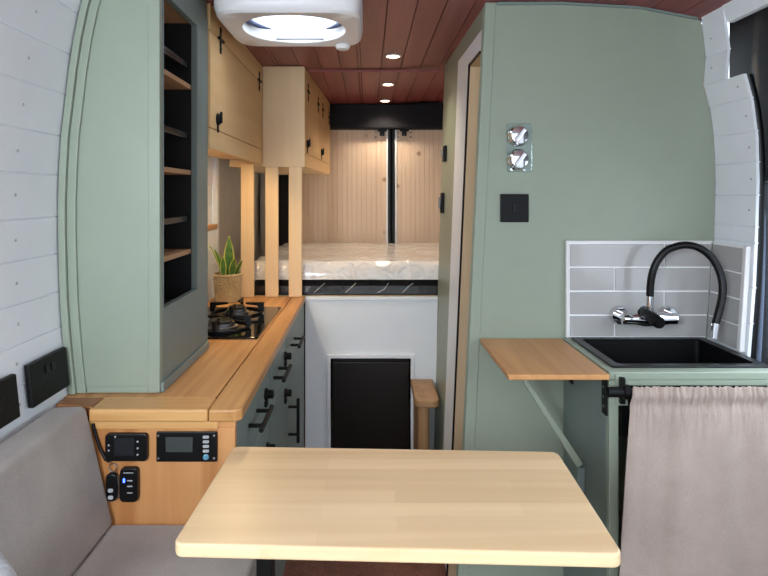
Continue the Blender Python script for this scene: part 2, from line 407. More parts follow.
# rear end
struct(MB().box(-0.62, 1.04, 3.82, 3.90, 1.787, ZC-0.001), 'trim_5', 'navy', 'dark headliner beam over the rear doors', bevel=0.01)
def tg_panel(x0, x1, y, z0, z1, pitch=0.031):
    fr = []; n = round((x1-x0)/pitch); p = (x1-x0)/n
    fr.append((x0, y))
    for k in range(1, n): fr += [(x0+k*p-0.0022, y), (x0+k*p, y+0.003), (x0+k*p+0.0022, y)]
    fr += [(x1, y), (x1, y+0.014), (x0, y+0.014)]
    return MB().prism(fr, 'Z', z0, z1)
for nm, x0, x1, sx, lx, lb in (('door_2', -0.515, 0.118, 1, 0.0915, 'left rear door lined in pine boards'), ('door_3', 0.188, 0.95, -1, 0.236, 'right rear door lined in pine boards')):
    d = struct(tg_panel(x0, x1, 3.90, 0.9, 1.785), nm, 'pine', lb)
    e = x1 if sx == 1 else x0
    MB().box(min(e, e+sx*0.012), max(e, e+sx*0.012), 3.885, 3.914, 0.9, 1.785).build('edge_strip', 'white', d, bevel=0.002)
    MB().box(min(e+sx*0.0125, e+sx*0.032), max(e+sx*0.0125, e+sx*0.032), 3.892, 3.93, 0.9, 1.786).build('door_seal', 'black', d, bevel=0.004)
    lt = MB().box(lx-0.016, lx+0.016, 3.882, 3.899, 1.745, 1.806).box(lx-0.03, lx+0.03, 3.874, 3.8815, 1.772, 1.786).build('latch', 'black', d, bevel=0.002)
    MB().cyl((lx, 3.881, 1.758), (lx, 3.862, 1.758), 0.008).build('latch_knob', 'black', lt, smooth=40)
    for q in (-1, 1):
        for zz in (1.735, 1.765): MB().lathe([(0.007, 0), (0.007, -0.004), (0.004, -0.006)], (lx+q*0.042, 3.8995, zz), 'Y', 12).build('screw', 'chrome', lt)
struct(MB().box(-0.60, -0.517, 3.88, 3.93, 0.02, 1.92), 'trim_6', 'black', 'black pillar beside the rear door', bevel=0.005)
struct(MB().box(-0.8, 1.2, 3.975, 4.0, 0.0, ZC+0.034), 'wall_back', 'door_black', 'body shell behind the rear doors')

struct(MB().box(-0.70, -0.602, 3.87, 3.94, 0.02, 1.92), 'trim_8', 'grey_wall', 'grey lined corner post beside the rear door', bevel=0.005)
# shower pod: leaning side wall, front panel, rear wall
def PX(y, z):
    t = (y-1.87)/0.88
    return (0.366+t*(0.352-0.366))-(0.048+t*(0.030-0.048))*(1.94-z)
def pod_piece(mb, y0, y1, z0, z1, thick, off=0):
    c = [(y0, z0), (y1, z0), (y1, z1), (y0, z1)]
    a = [(PX(y, z)+off, y, z) for y, z in c]; b = [(PX(y, z)+off+thick, y, z) for y, z in c]
    return mb.hexa([a[0], b[0], b[1], a[1], a[3], b[3], b[2], a[2]])
zs = [0.0, 0.3, 0.6, 0.9, 1.1, 1.228, 1.4, 1.523, 1.623, 1.705, 1.795, 1.906]
front = [(PX(1.87, z), z) for z in (0.0, 1.0, ZC+0.018)]+[(0.6, ZC+0.0185), (0.85, ZC+0.0045)]+[(RX(z)-0.001, z) for z in reversed(zs)]
pf = struct(MB().prism(front, 'Y', 1.87, 1.884), 'wall_shower_front', 'sage', 'sage green front panel of the shower pod')
e0 = lambda z, dx: (PX(1.87, z)+dx, z)
MB().prism([e0(0, 0.0), e0(0, 0.033), e0(ZC+0.017, 0.033), e0(ZC+0.017, 0.0)], 'Y', 1.865, 1.8698).build('corner_trim', 'sage', pf, bevel=0.002)
MB().prism([(0.405, ZC+0.009), (0.405, ZC+0.018), (0.6, ZC+0.0185), (0.85, ZC+0.0045), (1.03, ZC-0.030), (1.03, ZC-0.037), (0.85, ZC-0.003), (0.6, ZC+0.010)], 'Y', 1.863, 1.8695).build('top_trim', 'sage_dark', pf)
side = MB()
pod_piece(side, 1.8845, 1.895, 0, ZC+0.012, 0.0155, -0.0015)
pod_piece(side, 1.8955, 2.3495, 1.8865, ZC+0.012, 0.014)
pod_piece(side, 2.35, 2.75, 0, ZC+0.012, 0.014)
ps = struct(side, 'wall_shower_side', 'sage', 'sage green side wall of the shower pod with a doorway')
fr = MB(); pod_piece(fr, 2.092, 2.3495, 0.02, 1.886, 0.0155, -0.0015); pod_piece(fr, 1.8955, 2.0915, 1.818, 1.886, 0.0155, -0.0015)
fo = struct(fr, 'trim_7', 'white', 'white door surround of the shower pod')
sl = MB(); pod_piece(sl, 2.084, 2.0915, 0.02, 1.8175, 0.006, -0.0062); pod_piece(sl, 1.8955, 2.0835, 1.8105, 1.8175, 0.006, -0.0062)
sl.build('seal', 'black', fo)
rv = MB(); pod_piece(rv, 2.080, 2.0915, 0.02, 1.8175, 0.045, 0.0002); pod_piece(rv, 1.8955, 2.0795, 1.8065, 1.8175, 0.045, 0.0002); rv.build('reveal', 'shower_ply', fo)
for y, z0, z1 in ((2.585, 1.505, 1.575), (2.62, 1.28, 1.37)):
    k = MB(); pod_piece(k, y, y+0.045, z0, z1, 0.012, -0.0125)
    cs = k.build('catch', 'black_matt', ps, bevel=0.003)
    k = MB(); pod_piece(k, y+0.012, y+0.033, z0+0.02, z1-0.02, 0.008, -0.0215); k.build('catch_lever', 'steel', cs, bevel=0.002)
struct(MB().box(0.365, 1.04, 2.735, 2.75, 0.0, 1.90), 'wall_shower_back', 'shower_ply', 'pale timber lining inside the shower pod')
tag(MB().box(0.35, 0.42, 2.36, 2.50, 0.0, 0.565).build('wooden_ledge', 'column', bevel=0.004),
    'sliver of pale wooden ledge seen through the shower pod doorway', 'ledge')

# ------------------------------------------------------------------ skylight
SK = thing('roof_light', 'white framed roof skylight with an oval opening in the board ceiling', 'skylight', (-0.23, 1.88, 1.88))
n = 72
def super_loop(cx, cy, rx, ry, p):
    r = []
    for k in range(n):
        a = 2*PI*k/n; c, s_ = math.cos(a), math.sin(a)
        r.append((cx+rx*math.copysign(abs(c)**(2/p), c), cy+ry*math.copysign(abs(s_)**(2/p), s_)))
    return r
out = super_loop(-0.2335, 1.8785, 0.2175, 0.2065, 6.5)
def oval(rx, ry, p=2.1): return super_loop(-0.2315, 1.885, rx, ry, p)
inn = oval(0.160, 0.158)
def scale_loop(lp, k, cx=-0.2315, cy=1.8785): return [(cx+(a-cx)*k, cy+(b-cy)*k) for a, b in lp]
b = MB()
loops = [(out, ZC-0.0015), (out, 1.905), (scale_loop(out, 0.97), 1.882), (scale_loop(out, 0.93), 1.875), (oval(0.172, 0.168), 1.877), (inn, 1.881), (oval(0.156, 0.154), 1.93), (oval(0.156, 0.154), 1.993), (oval(0.168, 0.166), 1.993), (oval(0.168, 0.166), ZC-0.0015)]
vs = [(p[0], p[1], z) for lp, z in loops for p in lp]; fs = []
for i in range(len(loops)):
    i2 = (i+1) % len(loops)
    for k in range(n): fs.append((i*n+k, i*n+(k+1) % n, i2*n+(k+1) % n, i2*n+k))
b.add(vs, fs)
b.build('bezel', 'plastic_white', SK, smooth=35)
dm = MB(); NN = 8
dl = [([(-0.2315+(p[0]+0.2315)*math.cos(t), 1.885+(p[1]-1.885)*math.cos(t)) for p in oval(0.167, 0.165)], 1.9945+0.06*math.sin(t)) for t in [i/NN*PI/2*0.97 for i in range(NN+1)]]
vs = [(p[0], p[1], z) for lp, z in dl for p in lp]; fs = []
for i in range(NN):
    for k in range(n): fs.append((i*n+k, i*n+(k+1) % n, (i+1)*n+(k+1) % n, (i+1)*n+k))
fs.append(tuple(range(NN*n, NN*n+n)))
dm.add(vs, fs).build('dome', 'dome', SK, smooth=60, solid=0.002)
MB().tube([(-0.37, 1.945, 1.972), (-0.23, 1.955, 1.968), (-0.093, 1.945, 1.972)], 0.011, 10).build('crossbar', 'plastic_white', SK, smooth=60)
MB().box(-0.31, -0.15, 2.016, 2.022, 1.885, 1.892).build('blind_handle', 'steel', SK, bevel=0.002)
for q in (-1, 1):
    lo = []
    for k in range(9):
        t = -0.9+1.5*k/8; lo.append((-0.2315+q*0.150*math.cos(t)*(1 if abs(t) < 2 else 1), 1.885+0.14*math.sin(-t)))
    MB().tube([(x_, y_, 1.915) for x_, y_ in lo], [0.002+0.008*math.sin(PI*k/8) for k in range(9)], 8).build('blind_edge', 'blind', SK, smooth=60)
MB().lathe([(0.024, 0), (0.026, -0.006), (0.022, -0.015), (0.012, -0.018)], (-0.087, 2.052, 1.876), 'Z', 20).build('knob', 'plastic_white', SK, smooth=40)

# downlights
dl = thing('ceiling_downlight', 'round recessed downlight nearest the roof skylight, lit', 'downlight', (0.105, 2.51, ZC+0.002), 'ceiling downlights')
MB().lathe([(0.034, 0), (0.034, -0.0035), (0.026, -0.005), (0.025, -0.001)], (0.105, 2.51, ZC+0.001), 'Z', 28).build('trim_ring', 'plastic_white', dl, smooth=40)
MB().lathe([(0.0245, -0.0012), (0.0245, -0.0042), (0.018, -0.005)], (0.105, 2.51, ZC+0.001), 'Z', 28).build('lens', 'lens', dl, smooth=40)
dup(dl, (0.105, 3.15, ZC+0.002), 'round recessed downlight in the middle of the row of three, lit')
dup(dl, (0.106, 3.70, ZC+0.002), 'round recessed downlight closest to the dark rear beam, lit')

# ------------------------------------------------------------------ tall cabinet
TX = -0.484; TY0, TY1 = 1.387, 1.803; TZ0, TZ1 = 0.9, ZC-0.002
tc = thing('tall_cabinet', 'tall sage green cabinet with narrow open shelves standing on the oak worktop', 'cabinet', (-0.6, 1.62, TZ0))
def lcurve(z0, z1, dx, n=14): return [(LX(z0+(z1-z0)*k/n)+dx, z0+(z1-z0)*k/n) for k in range(n+1)]
MB().prism(lcurve(TZ0, TZ1, 0.003)+[(TX, TZ1), (TX, TZ0)], 'Y', TY0+0.004, TY0+0.018).build('front_panel', 'sage', tc)
MB().prism(lcurve(TZ0, TZ1, 0.003)+lcurve(TZ0, TZ1, 0.019)[::-1], 'Y', TY0-0.012, TY0+0.0038).build('scribe_strip', 'sage', tc, bevel=0.002)
MB().prism(lcurve(TZ0, TZ1, 0.0195)+lcurve(TZ0, TZ1, 0.040)[::-1], 'Y', TY0-0.004, TY0+0.0038).build('stile', 'sage', tc, bevel=0.002)
MB().prism([(TX-0.027, TZ0), (TX, TZ0), (TX, TZ1), (TX-0.027, TZ1)], 'Y', TY0, TY0+0.0038).build('stile', 'sage', tc, bevel=0.0015)
MB().box(LX(0.9)+0.041, TX-0.0272, TY0, TY0+0.0038, TZ0, TZ0+0.014).build('bottom_rail', 'sage', tc, bevel=0.0015)
# side frame with the opening
OY0, OY1, OZ0, OZ1 = 1.411, 1.688, 1.093, 1.839
sf = MB()
sf.ring([(TY0+0.0182, TZ0), (TY1-0.0125, TZ0), (TY1-0.0125, TZ1), (TY0+0.0182, TZ1)], [(OY0, OZ0), (OY1, OZ0), (OY1, OZ1), (OY0, OZ1)], 'X', TX-0.016, TX)
sf.build('side_frame', 'sage_dark', tc, bevel=0.0015)
MB().ring([(OY0-0.004, OZ0-0.008), (OY1+0.008, OZ0-0.008), (OY1+0.008, OZ1+0.008), (OY0-0.004, OZ1+0.008)], [(OY0, OZ0), (OY1, OZ0), (OY1, OZ1), (OY0, OZ1)], 'X', TX+0.0002, TX+0.0018).build('opening_bead', 'sage_dark', tc, bevel=0.0015)
MB().box(TX+0.0002, TX+0.008, TY0+0.004, TY1-0.0125, TZ0, TZ0+0.022).build('base_trim', 'sage_dark', tc, bevel=0.002)
MB().box(-0.645, TX, TY1-0.012, TY1, TZ0, TZ1-0.05).build('back_panel', 'sage_dark', tc)
li = MB()
li.box(-0.645, TX-0.0165, OY1+0.002, OY1+0.008, 1.0, 1.9).box(-0.645, TX-0.0165, OY0-0.0055, OY0-0.004, 1.0, 1.9).box(-0.651, -0.6455, OY0-0.004, OY1+0.002, 1.0, 1.9).box(-0.645, TX-0.0165, OY0-0.004, OY1+0.002, 1.06, 1.066)
li.build('lining', 'dark_lining', tc)
MB().box(-0.645, TX-0.0165, OY0-0.0035, OY1+0.0015, 1.846, 1.86).build('top_board', 'shelf_ply', tc)
for z in (1.658, 1.417, 1.195):
    MB().box(-0.644, TX-0.017, OY0-0.0035, OY1+0.0015, z, z+0.013).build('shelf', 'shelf_ply', tc, bevel=0.001)
for z in (1.724, 1.526, 1.294):
    MB().box(TX-0.030, TX-0.022, OY0-0.0035, OY1+0.0015, z-0.009, z+0.009).build('retaining_rail', 'dark_metal', tc, bevel=0.003)

# ------------------------------------------------------------------ overhead lockers
def strap_hinge(par, fpos, nrm_y0, z, s=1):
    """black T hinge on a face; fpos(y) gives x of the face"""
    x = fpos(nrm_y0)
    h = MB().box(x+0.0004, x+0.0035, nrm_y0-0.008, nrm_y0+0.008, z-0.045, z+0.04).build('hinge', 'black_matt', par, bevel=0.001)
    MB().cyl((x+0.004, nrm_y0-0.03, z), (x+0.004, nrm_y0+0.03, z), 0.005, 10).build('hinge_pin', 'black_matt', h, smooth=40)
    for q in (-0.03, 0.028): MB().lathe([(0.004, 0), (0.004, 0.0015), (0.002, 0.002)], (x+0.0036, nrm_y0, z+q), 'X', 10).build('screw', 'black_matt', h)
def turn_latch(par, x, y, z):
    l_ = MB().lathe([(0.019, 0), (0.019, 0.005), (0.015, 0.009)], (x+0.0004, y, z), 'X', 18).build('latch', 'black_matt', par, smooth=40)
    MB().box(x+0.0095, x+0.016, y-0.006, y+0.006, z-0.012, z+0.024).build('latch_lever', 'black_matt', l_, bevel=0.002)
    MB().box(x+0.0004, x+0.004, y-0.006, y+0.006, z-0.042, z-0.019).build('latch_keeper', 'black_matt', l_, bevel=0.001)
OX = -0.478
o1 = thing('overhead_locker', 'birch plywood overhead locker next to the tall green cabinet above the hob', 'locker', (-0.56, 2.28, 1.50))
MB().prism([(-0.66, 1.522), (OX-0.012, 1.522), (OX-0.012, ZC-0.003), (-0.64, ZC-0.003)], 'Y', 1.809, 2.697).build('body', 'birch_door', o1)
MB().box(OX-0.0118, OX, 1.809, 2.697, 1.8625, ZC-0.003).build('top_rail', 'birch_door', o1, bevel=0.001)
MB().box(OX-0.0118, OX, 1.809, 2.697, 1.50, 1.5635).build('bottom_rail', 'birch_door', o1, bevel=0.001)
MB().box(OX-0.0118, OX, 2.668, 2.697, 1.565, 1.861).build('end_stile', 'birch_door', o1, bevel=0.001)
dr = MB().box(OX-0.0118, OX, 1.812, 2.6655, 1.566, 1.8598).build('door', 'birch_door', o1, bevel=0.0012)
for y in (1.93, 2.62): strap_hinge(dr, lambda y: OX, y, 1.861)
turn_latch(dr, OX, 1.895, 1.60)
# second locker: its long face runs slightly out of square
o2 = thing('overhead_locker', 'birch plywood overhead locker over the bed with a plain end panel facing forward', 'locker', (-0.43, 3.3, 1.487))
def F2(y): return -0.287+0.040*(y-2.70)
def skew(mb, y0, y1, z0, z1, a, b_):
    return mb.hexa([(F2(y0)+a, y0, z0), (F2(y0)+b_, y0, z0), (F2(y1)+b_, y1, z0), (F2(y1)+a, y1, z0), (F2(y0)+a, y0, z1), (F2(y0)+b_, y0, z1), (F2(y1)+b_, y1, z1), (F2(y1)+a, y1, z1)])
b = MB(); z0, z1 = 1.489, ZC-0.003
b.hexa([(-0.63, 2.7145, z0), (F2(2.7145)-0.012, 2.7145, z0), (F2(3.81)-0.012, 3.81, z0), (-0.63, 3.81, z0), (-0.62, 2.7145, z1), (F2(2.7145)-0.012, 2.7145, z1), (F2(3.81)-0.012, 3.81, z1), (-0.62, 3.81, z1)])
b.build('body', 'birch', o2)
MB().box(-0.4775, -0.2865, 2.70, 2.714, 1.487, z1).build('end_panel', 'birch', o2, bevel=0.001)
skew(MB(), 2.7145, 3.81, 1.847, z1, -0.0118, 0).build('top_rail', 'birch_door', o2, bevel=0.001)
skew(MB(), 2.7145, 3.81, z0, 1.55, -0.0118, 0).build('bottom_rail', 'birch_door', o2, bevel=0.001)
for (a, c, hs, ly) in ((2.72, 3.254, (2.81, 3.19), 2.775), (3.258, 3.808, (3.40, 3.74), 3.33)):
    d = skew(MB(), a, c, 1.5525, 1.8445, -0.0118, 0).build('door', 'birch_door', o2, bevel=0.0012)
    for y in hs: strap_hinge(d, F2, y, 1.845)
    turn_latch(d, F2(ly)+0.001, ly, 1.597)

# posts on the worktop's far end
p0 = MB().box(-0.572, -0.514, 2.683, 2.703, 0.9005, 1.4985).build('wooden_post', 'post', bevel=0.002)
tag(p0, 'pale timber upright between worktop and lockers, nearest the potted plant', 'post', 'timber uprights at the worktop end')
for xm, h, lb in ((-0.4345, 1.486-0.9005, 'pale timber upright between worktop and lockers, middle one of three'),
                  (-0.3285, 1.486-0.9005, 'pale timber upright between worktop and lockers, closest to the white bed panel')):
    q = p0.copy(); q.data = p0.data.copy(); COL.objects.link(q)
    for v in q.data.vertices:
        if v.co.z > 0.1: v.co.z = h
    q.location = (xm, 2.7015 if h < 0.59 else 2.693, 0.9005); q['label'] = lb

# ------------------------------------------------------------------ kitchen base, worktop
WX = -0.272
kb = thing('kitchen_base_unit', 'kitchen base unit with an oak end panel and sage green drawers', 'cabinet', (-0.48, 2.0, 0))
MB().box(-0.62, -0.308, 1.3105, 2.715, 0.02, 0.868).build('carcass', 'sage_dark', kb)
MB().box(-0.645, -0.288, 1.296, 1.31, 0.02, 0.870).build('end_panel', 'oak_panel', kb, bevel=0.001)
MB().box(-0.325, -0.288, 1.292, 1.2955, 0.02, 0.856).build('end_stile', 'oak_panel', kb, bevel=0.001)
MB().box(-0.645, -0.3255, 1.293, 1.2955, 0.853, 0.870).build('end_rail', 'oak_x', kb, bevel=0.001)
DX = -0.290
def bar_handle(par, y0, y1, z):
    h = MB().cyl((DX+0.036, y0, z), (DX+0.036, y1, z), 0.006, 12).build('handle', 'black_matt', par, smooth=40)
    for y in (y0+0.03, y1-0.03): MB().cyl((DX+0.0005, y, z), (DX+0.033, y, z), 0.005, 10).build('standoff', 'black_matt', h, smooth=40)
def push_latch(par, y, z):
    l_ = MB().lathe([(0.016, 0), (0.016, 0.006), (0.012, 0.008), (0.012, 0.022), (0.009, 0.024)], (DX+0.0005, y, z), 'X', 16).build('latch', 'black_matt', par, smooth=40)
    MB().box(DX+0.0005, DX+0.008, y-0.012, y+0.012, z-0.034, z-0.017).build('latch_keeper', 'black_matt', l_, bevel=0.002)
units = [(1.312, 1.755, (1.42, 1.58)), (1.76, 2.115, (1.80, 1.96)), (2.12, 2.712, (2.20, 2.36))]
for i, (a, c, hy) in enumerate(units):
    rows = [(0.722, 0.862), (0.52, 0.717), (0.06, 0.515)] if i < 2 else [(0.722, 0.862)]
    for j, (za, zb) in enumerate(rows):
        d = MB().box(DX-0.0175, DX, a, c, za, zb).build('drawer', 'sage_dark', kb, bevel=0.002)
        if j == 0: bar_handle(d, hy[0], hy[1], 0.80)
        if i == 0: push_latch(d, c-0.075, zb-0.062) if j == 0 else (push_latch(d, c-0.05, zb-0.08) if j == 1 else None)
        if i == 1: push_latch(d, c-0.04, zb-0.062) if j == 0 else (push_latch(d, c-0.04, zb-0.045) if j == 1 else None)
    if i == 2:
        d = MB().box(DX-0.0175, DX, a, c, 0.06, 0.717).build('cupboard_door', 'sage_dark', kb, bevel=0.002)
        h = MB().cyl((DX+0.036, a+0.05, 0.46), (DX+0.036, a+0.05, 0.62), 0.006, 12).build('handle', 'black_matt', d, smooth=40)
        for z in (0.49, 0.59): MB().cyl((DX+0.0005, a+0.05, z), (DX+0.033, a+0.05, z), 0.005, 10).build('standoff', 'black_matt', h, smooth=40)

wt = thing('worktop', 'oak kitchen worktop with thick edging strips running back to the bed', 'worktop', (-0.48, 2.0, 0.872))
MB().prism([(-0.694, 1.362), (-0.3465, 1.362), (-0.3465, 2.716), (-0.694, 2.716)], 'Z', 0.872, 0.899).build('board', 'oak', wt)
MB().prism([(-0.600, 1.281), (-0.3445, 1.281), (-0.3445, 1.3605), (-0.600, 1.3605)], 'Z', 0.872, 0.8997).build('edging', 'oak_x', wt, bevel=0.005, seg=3)
MB().prism([(-0.343, 1.281), (WX-0.012, 1.281), (WX, 1.293), (WX-0.014, 2.716), (-0.345, 2.716), (-0.345, 1.362)], 'Z', 0.872, 0.8997).build('edging', 'oak_edge', wt, bevel=0.005, seg=3)
MB().prism([(-0.688, 1.315), (-0.6015, 1.300), (-0.6015, 1.3605), (-0.692, 1.3605)], 'Z', 0.874, 0.8997).build('infill_block', 'oak_block', wt, bevel=0.004)

# hob
hb = thing('gas_hob', 'two burner black glass gas hob set in the oak worktop', 'hob', (-0.51, 2.165, 0.9))
MB().prism(rrect(-0.675, -0.352, 1.905, 2.43, 0.012), 'Z', 0.8995, 0.9055).build('glass_plate', 'glass_black', hb, bevel=0.0015)
for (bx, by, r) in ((-0.505, 2.05, 0.046), (-0.505, 2.30, 0.036)):
    bn = MB().lathe([(r*1.25, 0), (r*1.25, 0.006), (r, 0.008), (r, 0.018), (r*0.55, 0.02)], (bx, by, 0.9058), 'Z', 28).build('burner', 'steel', hb, smooth=35)
    MB().lathe([(r*0.85, 0.0205), (r*0.9, 0.024), (r*0.8, 0.028), (r*0.4, 0.029)], (bx, by, 0.9058), 'Z', 28).build('burner_cap', 'black', bn, smooth=35)
    g = MB(); R = 0.098
    g.ring([(bx+R*1.0*math.cos(t), by+R*math.sin(t)) for t in [q*PI/12 for q in range(24)]], [(bx+R*0.92*math.cos(t), by+R*0.92*math.sin(t)) for t in [q*PI/12 for q in range(24)]], 'Z', 0.9058, 0.9125)
    for q in range(4):
        a = q*PI/2; c, s_ = math.cos(a), math.sin(a)
        pl_ = [(R*0.90, 0.911), (R*1.06, 0.911), (R*1.06, 0.947), (R*0.35, 0.947), (R*0.35, 0.940), (R*0.82, 0.934)]
        nx, ny = -s_*0.0045, c*0.0045
        vs = [(bx+c*r_+k*nx, by+s_*r_+k*ny, z_) for k in (-1, 1) for r_, z_ in pl_]
        g.add(vs, [tuple(range(6))[::-1], tuple(range(6, 12))]+[(i, (i+1) % 6, 6+(i+1) % 6, 6+i) for i in range(6)])
    g.build('pan_support', 'black_matt', hb, bevel=0.001)

# pot plant
px, py = -0.607, 2.585
pl = thing('potted_snake_plant', 'snake plant in a woven jute pot on the worktop behind the hob', 'plant', (px, py, 0.9))
prof = [(0.048, 0)]
for k in range(15):
    t = k/14; r = 0.053+0.008*t
    prof += [(r+0.0018, 0.002+t*0.112), (r, 0.006+t*0.112)]
prof += [(0.057, 0.122), (0.054, 0.105)]
MB().lathe(prof, (px, py, 0.9002), 'Z', 40).build('pot', 'pot', pl, smooth=40)
MB().lathe([(0.053, 0.1055), (0.053, 0.109), (0.02, 0.111)], (px, py, 0.9002), 'Z', 24).build('soil', 'soil', pl)
def leaf(base, h, w, lean, ang, curl):
    bx, by, bz = base; dirv = Vector((math.cos(ang), math.sin(ang), 0)); perp = Vector((-math.sin(ang), math.cos(ang), 0))
    rows = 14
    def P(u, k, wid):
        t = u; c = Vector((bx, by, bz))+dirv*(lean*t+curl*t*t)+Vector((0, 0, h*t*(1-0.15*abs(curl)*t/0.1)))
        ww = wid*(0.45+0.9*t if t < 0.45 else 0.855*(1-((t-0.45)/0.55)**1.8))+0.0004
        return c+perp*ww*k+dirv*abs(k)*0.25*ww
    lf = MB().grid(lambda u, v: P(u, (v-0.5)*1.5, w), rows, 4).build('leaf', 'leaf', pl, smooth=60, solid=0.002)
    for s_ in (-1, 1):
        MB().grid(lambda u, v: P(u, s_*(0.752+v*0.24), w), rows, 1).build('leaf_margin', 'leaf_edge', lf, smooth=60, solid=0.0018)
for a in (((0.006, 0.0), 0.175, 0.026, 0.012, -1.4, 0.0), ((-0.022, -0.01), 0.125, 0.019, -0.015, -0.4, -0.03), ((-0.03, 0.012), 0.15, 0.015, -0.04, 0.15, -0.02),
          ((0.02, -0.02), 0.085, 0.020, 0.01, -0.9, 0.02), ((0.03, 0.008), 0.075, 0.018, 0.02, -0.5, 0.02), ((-0.004, 0.03), 0.14, 0.02, 0.0, 1.2, 0.0), ((-0.012, -0.03), 0.09, 0.019, -0.012, -1.9, 0.015)):
    leaf((px+a[0][0], py+a[0][1], 1.009), a[1], a[2], a[3], a[4], a[5])
# light bar under the lockers
lb = thing('under_locker_light', 'warm strip light fixed under the overhead locker by the hob', 'light', (-0.51, 2.3, 1.5095))
MB().box(-0.512, -0.4905, 1.93, 2.53, 1.5145, 1.5218).build('housing', 'steel', lb, bevel=0.003)
MB().box(-0.507, -0.494, 1.94, 2.52, 1.5120, 1.5143).build('diffuser', 'led', lb)

# ------------------------------------------------------------------ controls on the oak end panel (front at y=1.2955)
def pxX(p, y): return (p-368)/597*y
def pyZ(p, y): return 1.36-(p-195)/597*y
EY = 1.2955
def dev(name, x0, x1, z0, z1, y1, th, r, mat, par, bev=0.002):
    return MB().prism(rrect(x0, x1, z0, z1, r, 5), 'Y', y1-th, y1).build(name, mat, par, bevel=bev)
hc = thing('heater_control', 'small black control panel with a dark display, left of the wide grey display panel', 'control panel', (-0.52, EY, 0.787))
dev('case', -0.566, -0.475, 0.787, 0.846, EY-0.0003, 0.012, 0.008, 'black', hc)
dev('screen', -0.545, -0.502, 0.800, 0.838, EY-0.0125, 0.001, 0.002, 'door_black', hc, 0)
for (x, z) in ((-0.557, 0.822), (-0.557, 0.811), (-0.495, 0.83), (-0.495, 0.816), (-0.495, 0.802), (-0.543, 0.842-0.0015)):
    MB().lathe([(0.002, 0), (0.002, -0.001), (0.001, -0.0012)], (x, EY-0.0125, z), 'Y', 10).build('button', 'button', hc)
sd = thing('battery_monitor', 'wide black monitor panel with grey display and button column on the oak end panel', 'control panel', (-0.39, EY, 0.784))
dev('plate', -0.457, -0.3265, 0.784, 0.848, EY-0.0003, 0.007, 0.002, 'black', sd, 0.001)
dev('screen', -0.436, -0.378, 0.806, 0.838, EY-0.0075, 0.0012, 0.001, 'screen', sd, 0)
for z in (0.838, 0.828, 0.818, 0.808): dev('button', -0.356, -0.343, z-0.0028, z+0.0028, EY-0.0075, 0.002, 0.002, 'button', sd, 0)
MB().lathe([(0.0062, 0), (0.0062, -0.002), (0.004, -0.003)], (-0.3495, EY-0.0075, 0.795), 'Y', 18).build('round_button', 'button_blue', sd)
for x in (-0.4525, -0.332):
    for z in (0.841, 0.792): MB().lathe([(0.0025, 0), (0.0025, -0.001), (0.001, -0.0013)], (x, EY-0.0075, z), 'Y', 10).build('screw', 'chrome', sd)
rc = thing('wall_remote', 'small black remote with a blue light on the oak end panel', 'remote', (-0.515, EY, 0.70))
dev('case', -0.5335, -0.4945, 0.700, 0.773, EY-0.0003, 0.014, 0.009, 'black', rc)
dev('indicator', -0.5255, -0.5215, 0.743, 0.752, EY-0.0146, 0.001, 0.001, 'blue_led', rc, 0)
for z in (0.747, 0.735, 0.721): dev('mark', -0.517, -0.505, z-0.0012, z+0.0012, EY-0.0146, 0.0006, 0.001, 'button', rc, 0)
dev('mark', -0.525, -0.503, 0.763, 0.7645, EY-0.0146, 0.0006, 0.0006, 'button', rc, 0)
ck = thing('car_key', 'black car key fob with a chrome edge hanging beside the small remote', 'key', (-0.548, EY, 0.70))
dev('fob', -0.563, -0.539, 0.702, 0.762, EY-0.004, 0.012, 0.010, 'black', ck, 0.003)
MB().tube([(-0.5385, EY-0.010, 0.706), (-0.5365, EY-0.010, 0.73), (-0.5395, EY-0.010, 0.757)], 0.0015, 8).build('chrome_edge', 'chrome', ck)
MB().tube([(-0.550+0.008*math.cos(t), EY-0.008, 0.772+0.009*math.sin(t)) for t in [i/12*2*PI for i in range(13)]], 0.0011, 6, False).build('key_ring', 'steel', ck, smooth=60)
for z in (0.712, 0.727): dev('button', -0.557, -0.546, z-0.004, z+0.004, EY-0.0165, 0.001, 0.003, 'button', ck, 0)
tag(MB().tube([(-0.594, EY-0.006, 0.866), (-0.588, EY-0.006, 0.84), (-0.577, EY-0.007, 0.81), (-0.566, EY-0.008, 0.79), (-0.556, EY-0.008, 0.7845)], 0.0035, 8).build('cable', 'black', smooth=60),
    'black cable hanging in front of the oak end panel beside the backrest', 'cable')

# ------------------------------------------------------------------ wall sockets on left wall
def socket(y0, y1, z0, z1, lb):
    s_ = thing('wall_socket', lb, 'socket', (LX((z0+z1)/2), (y0+y1)/2, z0), 'black sockets on the planked wall')
    sl = (LX(z1)-LX(z0))/(z1-z0)
    def X(z, d): return LX(z0)+sl*(z-z0)+d
    def plate(name, ya, yb, za, zb, d0, d1, mat, par, bev):
        return MB().hexa([(X(za, d0), ya, za), (X(za, d1), ya, za), (X(za, d1), yb, za), (X(za, d0), yb, za), (X(zb, d0), ya, zb), (X(zb, d1), ya, zb), (X(zb, d1), yb, zb), (X(zb, d0), yb, zb)]).build(name, mat, par, bevel=bev)
    plate('faceplate', y0, y1, z0, z1, 0.004, 0.016, 'black_matt', s_, 0.003)
    m = (y0+y1)/2
    for c in (y0+(y1-y0)*0.27, y0+(y1-y0)*0.73):
        for dy, dz, w, h in ((0, 0.012, 0.004, 0.008), (-0.011, -0.008, 0.006, 0.004), (0.011, -0.008, 0.006, 0.004)):
            plate('pin_hole', c+dy-w/2, c+dy+w/2, z0+0.040+dz-h/2, z0+0.040+dz+h/2, 0.0161, 0.0166, 'dark_lining', s_, 0)
        plate('rocker', c-0.007+(0.024 if c < m else -0.024), c+0.007+(0.024 if c < m else -0.024), z0+0.055, z0+0.072, 0.0161, 0.019, 'black', s_, 0.001)
    return s_
